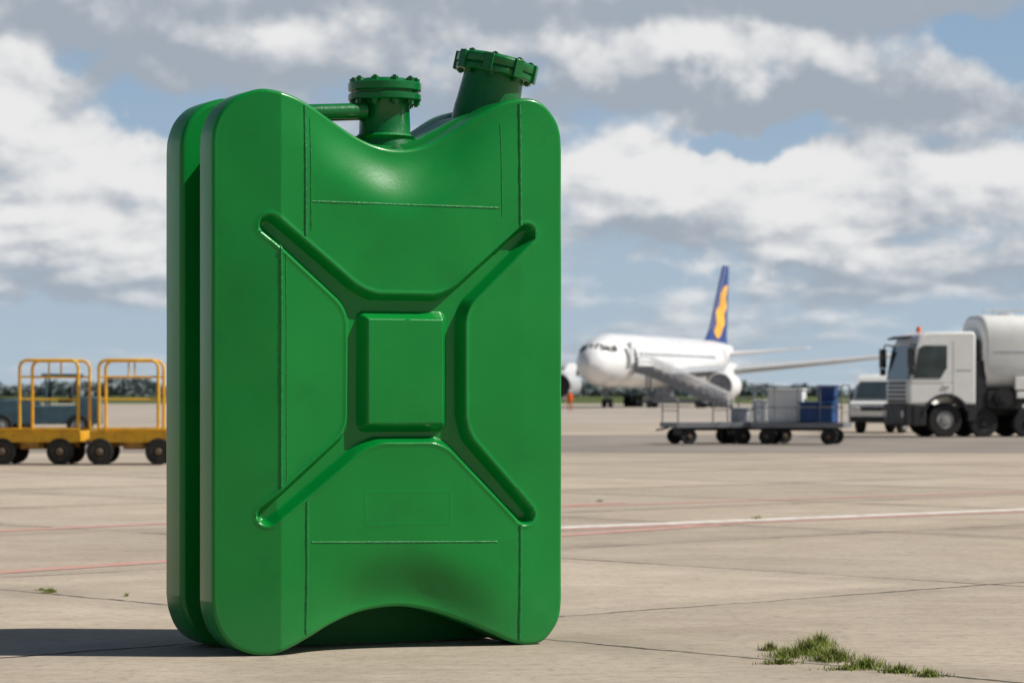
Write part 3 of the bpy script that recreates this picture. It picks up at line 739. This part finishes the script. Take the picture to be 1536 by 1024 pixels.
# ------------------------------------------------------------ WORLD
w=bpy.data.worlds.new('World'); S.world=w; w.use_nodes=True; nt=w.node_tree
for n in list(nt.nodes): nt.nodes.remove(n)
SUN_EL=R(47); sd=Vector((1,-.08,0)).normalized()
sky=nd(nt,'ShaderNodeTexSky'); sky.sky_type='NISHITA'; sky.sun_disc=False; sky.sun_elevation=SUN_EL
sky.sun_rotation=math.atan2(sd.x,sd.y); sky.air_density=1; sky.dust_density=1.0
tc=nd(nt,'ShaderNodeTexCoord')
def M_(op,a,b=None,c=None):
    n=nd(nt,'ShaderNodeMath',op=op)
    for i,q in enumerate((a,b,c)):
        if q is None: continue
        if isinstance(q,(int,float)): n.inputs[i].default_value=q
        else: lk(nt,q,n.inputs[i])
    return n.outputs[0]
def MR(v,a,b,c,d,sm=False):
    n=nd(nt,'ShaderNodeMapRange'); lk(nt,v,n.inputs[0])
    if sm: n.interpolation_type='SMOOTHSTEP'
    for i,q in enumerate((a,b,c,d)): n.inputs[i+1].default_value=q
    return n.outputs[0]
def MX(f,a,b,bt='MIX'):
    n=nd(nt,'ShaderNodeMixRGB',blend_type=bt)
    for i,q in enumerate((f,a,b)):
        if isinstance(q,(int,float)): n.inputs[i].default_value=q
        elif isinstance(q,tuple): n.inputs[i].default_value=(*q,1)
        else: lk(nt,q,n.inputs[i])
    return n.outputs[0]
sp_=nd(nt,'ShaderNodeSeparateXYZ'); lk(nt,tc.outputs['Generated'],sp_.inputs[0])
X,Yd,Z=sp_.outputs
Zc=M_('MAXIMUM',Z,0.0)
lz=M_('MULTIPLY',M_('LOGARITHM',M_('ADD',Zc,.03),2.718),.20)
def cvec(ox,oz):
    c=nd(nt,'ShaderNodeCombineXYZ'); lk(nt,M_('ADD',X,ox),c.inputs[0]); lk(nt,Yd,c.inputs[1]); lk(nt,M_('ADD',lz,oz),c.inputs[2]); return c.outputs[0]
def cn(vec,sc,det,ro,dist=0):
    n=nd(nt,'ShaderNodeTexNoise'); n.inputs['Scale'].default_value=sc; n.inputs['Detail'].default_value=det; n.inputs['Roughness'].default_value=ro; n.inputs['Distortion'].default_value=dist
    lk(nt,vec,n.inputs['Vector']); return n
wn_=cn(tc.outputs['Generated'],36,6,.55)
wv=nd(nt,'ShaderNodeVectorMath',op='SUBTRACT'); lk(nt,wn_.outputs[1],wv.inputs[0]); wv.inputs[1].default_value=(.5,.5,.5)
ws=nd(nt,'ShaderNodeVectorMath',op='MULTIPLY'); lk(nt,wv.outputs[0],ws.inputs[0]); ws.inputs[1].default_value=(.055,0,.035)
wp=nd(nt,'ShaderNodeVectorMath',op='ADD'); lk(nt,tc.outputs['Generated'],wp.inputs[0]); lk(nt,ws.outputs[0],wp.inputs[1])
def blobs(lst,fe):
    tot=None
    for cx,cy,rx,ry,amp in lst:
        s=nd(nt,'ShaderNodeVectorMath',op='SUBTRACT'); lk(nt,wp.outputs[0],s.inputs[0]); s.inputs[1].default_value=((cx-768)/F,.99,(HZ-cy)/F)
        m=nd(nt,'ShaderNodeVectorMath',op='MULTIPLY'); lk(nt,s.outputs[0],m.inputs[0]); m.inputs[1].default_value=(F/rx,1.0,F/ry)
        l=nd(nt,'ShaderNodeVectorMath',op='LENGTH'); lk(nt,m.outputs[0],l.inputs[0])
        v=MR(l.outputs['Value'],1.0-fe,1.0+fe,amp,0,True)
        tot=v if tot is None else M_('ADD',tot,v)
    return tot
WB=blobs([(15,145,75,65,.36),(150,250,105,60,.34),(925,88,115,40,.36),(1140,85,130,40,.26),(1200,295,125,60,.38),(915,255,125,60,.28),(1000,235,60,45,.16),(1490,275,90,40,.30),(100,350,150,36,.24),(430,70,130,36,.20),(1240,385,95,20,.22),(1020,395,100,20,.20),(330,60,60,30,.1)],.65)
DB=blobs([(1010,150,250,30,.36),(1400,168,250,42,.34),(640,12,300,40,.32),(230,108,150,34,.22),(1250,15,320,34,.28),(70,30,150,32,.14),(210,430,260,18,.14),(1420,430,260,22,.16),(1000,345,140,20,.14),(60,235,70,20,.12)],.75)
GB=blobs([(1130,208,170,20,.24),(225,180,60,45,.24),(300,490,500,50,.22),(1300,480,500,50,.22),(1450,75,90,24,.22),(90,92,70,18,.22),(1010,30,100,18,.16),(640,70,60,30,.16),(1450,345,120,22,.16),(1050,400,60,40,.1)],.75)
d1=cn(cvec(0,0),13,6,.5,.1).outputs[0]
d2=cn(cvec(.004,.010),13,6,.5,.1).outputs[0]
fl=cn(tc.outputs['Generated'],38,7,.5,.1).outputs[0]
fl2=cn(tc.outputs['Generated'],85,6,.55,.1).outputs[0]
puff=M_('ADD',M_('MULTIPLY',M_('SUBTRACT',fl,.5),.60),M_('MULTIPLY',M_('SUBTRACT',fl2,.5),.24))
dens=M_('ADD',M_('ADD',d1,M_('MULTIPLY',WB,.7)),M_('MULTIPLY',puff,.55))
dens=M_('ADD',dens,M_('MULTIPLY',DB,.6))
dens=M_('SUBTRACT',dens,M_('MULTIPLY',GB,.6))
mask=MR(dens,.36,.56,0,1,True)
mask=M_('MULTIPLY',mask,MR(Z,.0,.05,.4,1))
mask=M_('MULTIPLY',mask,MR(Z,.16,.26,1,.04))
front=MR(Yd,.35,.75,0,1,True)
mask=M_('MULTIPLY',mask,MR(Yd,.25,.7,.3,1,True))
lit=M_('ADD',M_('MULTIPLY',M_('SUBTRACT',d1,d2),5.0),M_('MULTIPLY',puff,1.1))
lit=M_('ADD',M_('ADD',lit,M_('MULTIPLY',WB,1.5)),M_('MULTIPLY',M_('SUBTRACT',0.0,DB),.9))
lit=M_('ADD',lit,.36)
lit=MR(lit,0,1,0,1,True)
ccol=MX(lit,(.36,.41,.475),(.82,.82,.82))
SKYS=.05
sk=nd(nt,'ShaderNodeVectorMath',op='SCALE'); lk(nt,sky.outputs[0],sk.inputs[0]); sk.inputs['Scale'].default_value=SKYS
hz_=MX(.88,sk.outputs[0],MX(MR(Z,0,.13,0,1),(.47,.58,.68),(.29,.43,.61)))
hazed=MX(front,sk.outputs[0],hz_)
hazed=MX(MR(Z,.14,.26,0,1),hazed,sk.outputs[0])
final=MX(mask,hazed,ccol)
final=MX(MR(Z,-.02,0,0,1),(.12,.11,.09),final)
bg=nd(nt,'ShaderNodeBackground'); bg.inputs['Strength'].default_value=1.0
lk(nt,final,bg.inputs['Color'])
wo=nd(nt,'ShaderNodeOutputWorld'); lk(nt,bg.outputs[0],wo.inputs['Surface'])

L=bpy.data.lights.new('sun','SUN'); L.energy=5.0; L.angle=R(.5); L.color=(1,.95,.87)
so=bpy.data.objects.new('sun',L); COL.objects.link(so)
dvec=Vector((sd.x*math.cos(SUN_EL),sd.y*math.cos(SUN_EL),math.sin(SUN_EL)))
so.rotation_euler=(-dvec).to_track_quat('-Z','Y').to_euler(); so.location=(30,-10,40)
cam=bpy.data.cameras.new('camera'); co=bpy.data.objects.new('camera',cam); COL.objects.link(co)
co.location=(0,0,CH); co.rotation_euler=(R(90),0,0)
cam.lens=100; cam.sensor_width=36; cam.shift_y=(HZ-512)/1536; cam.clip_end=20000; cam.clip_start=.1
cam.dof.use_dof=True; cam.dof.focus_distance=16.7; cam.dof.aperture_fstop=3.8
S.camera=co
S.view_settings.view_transform='Standard'; S.view_settings.look='None'; S.view_settings.exposure=0; S.view_settings.gamma=1
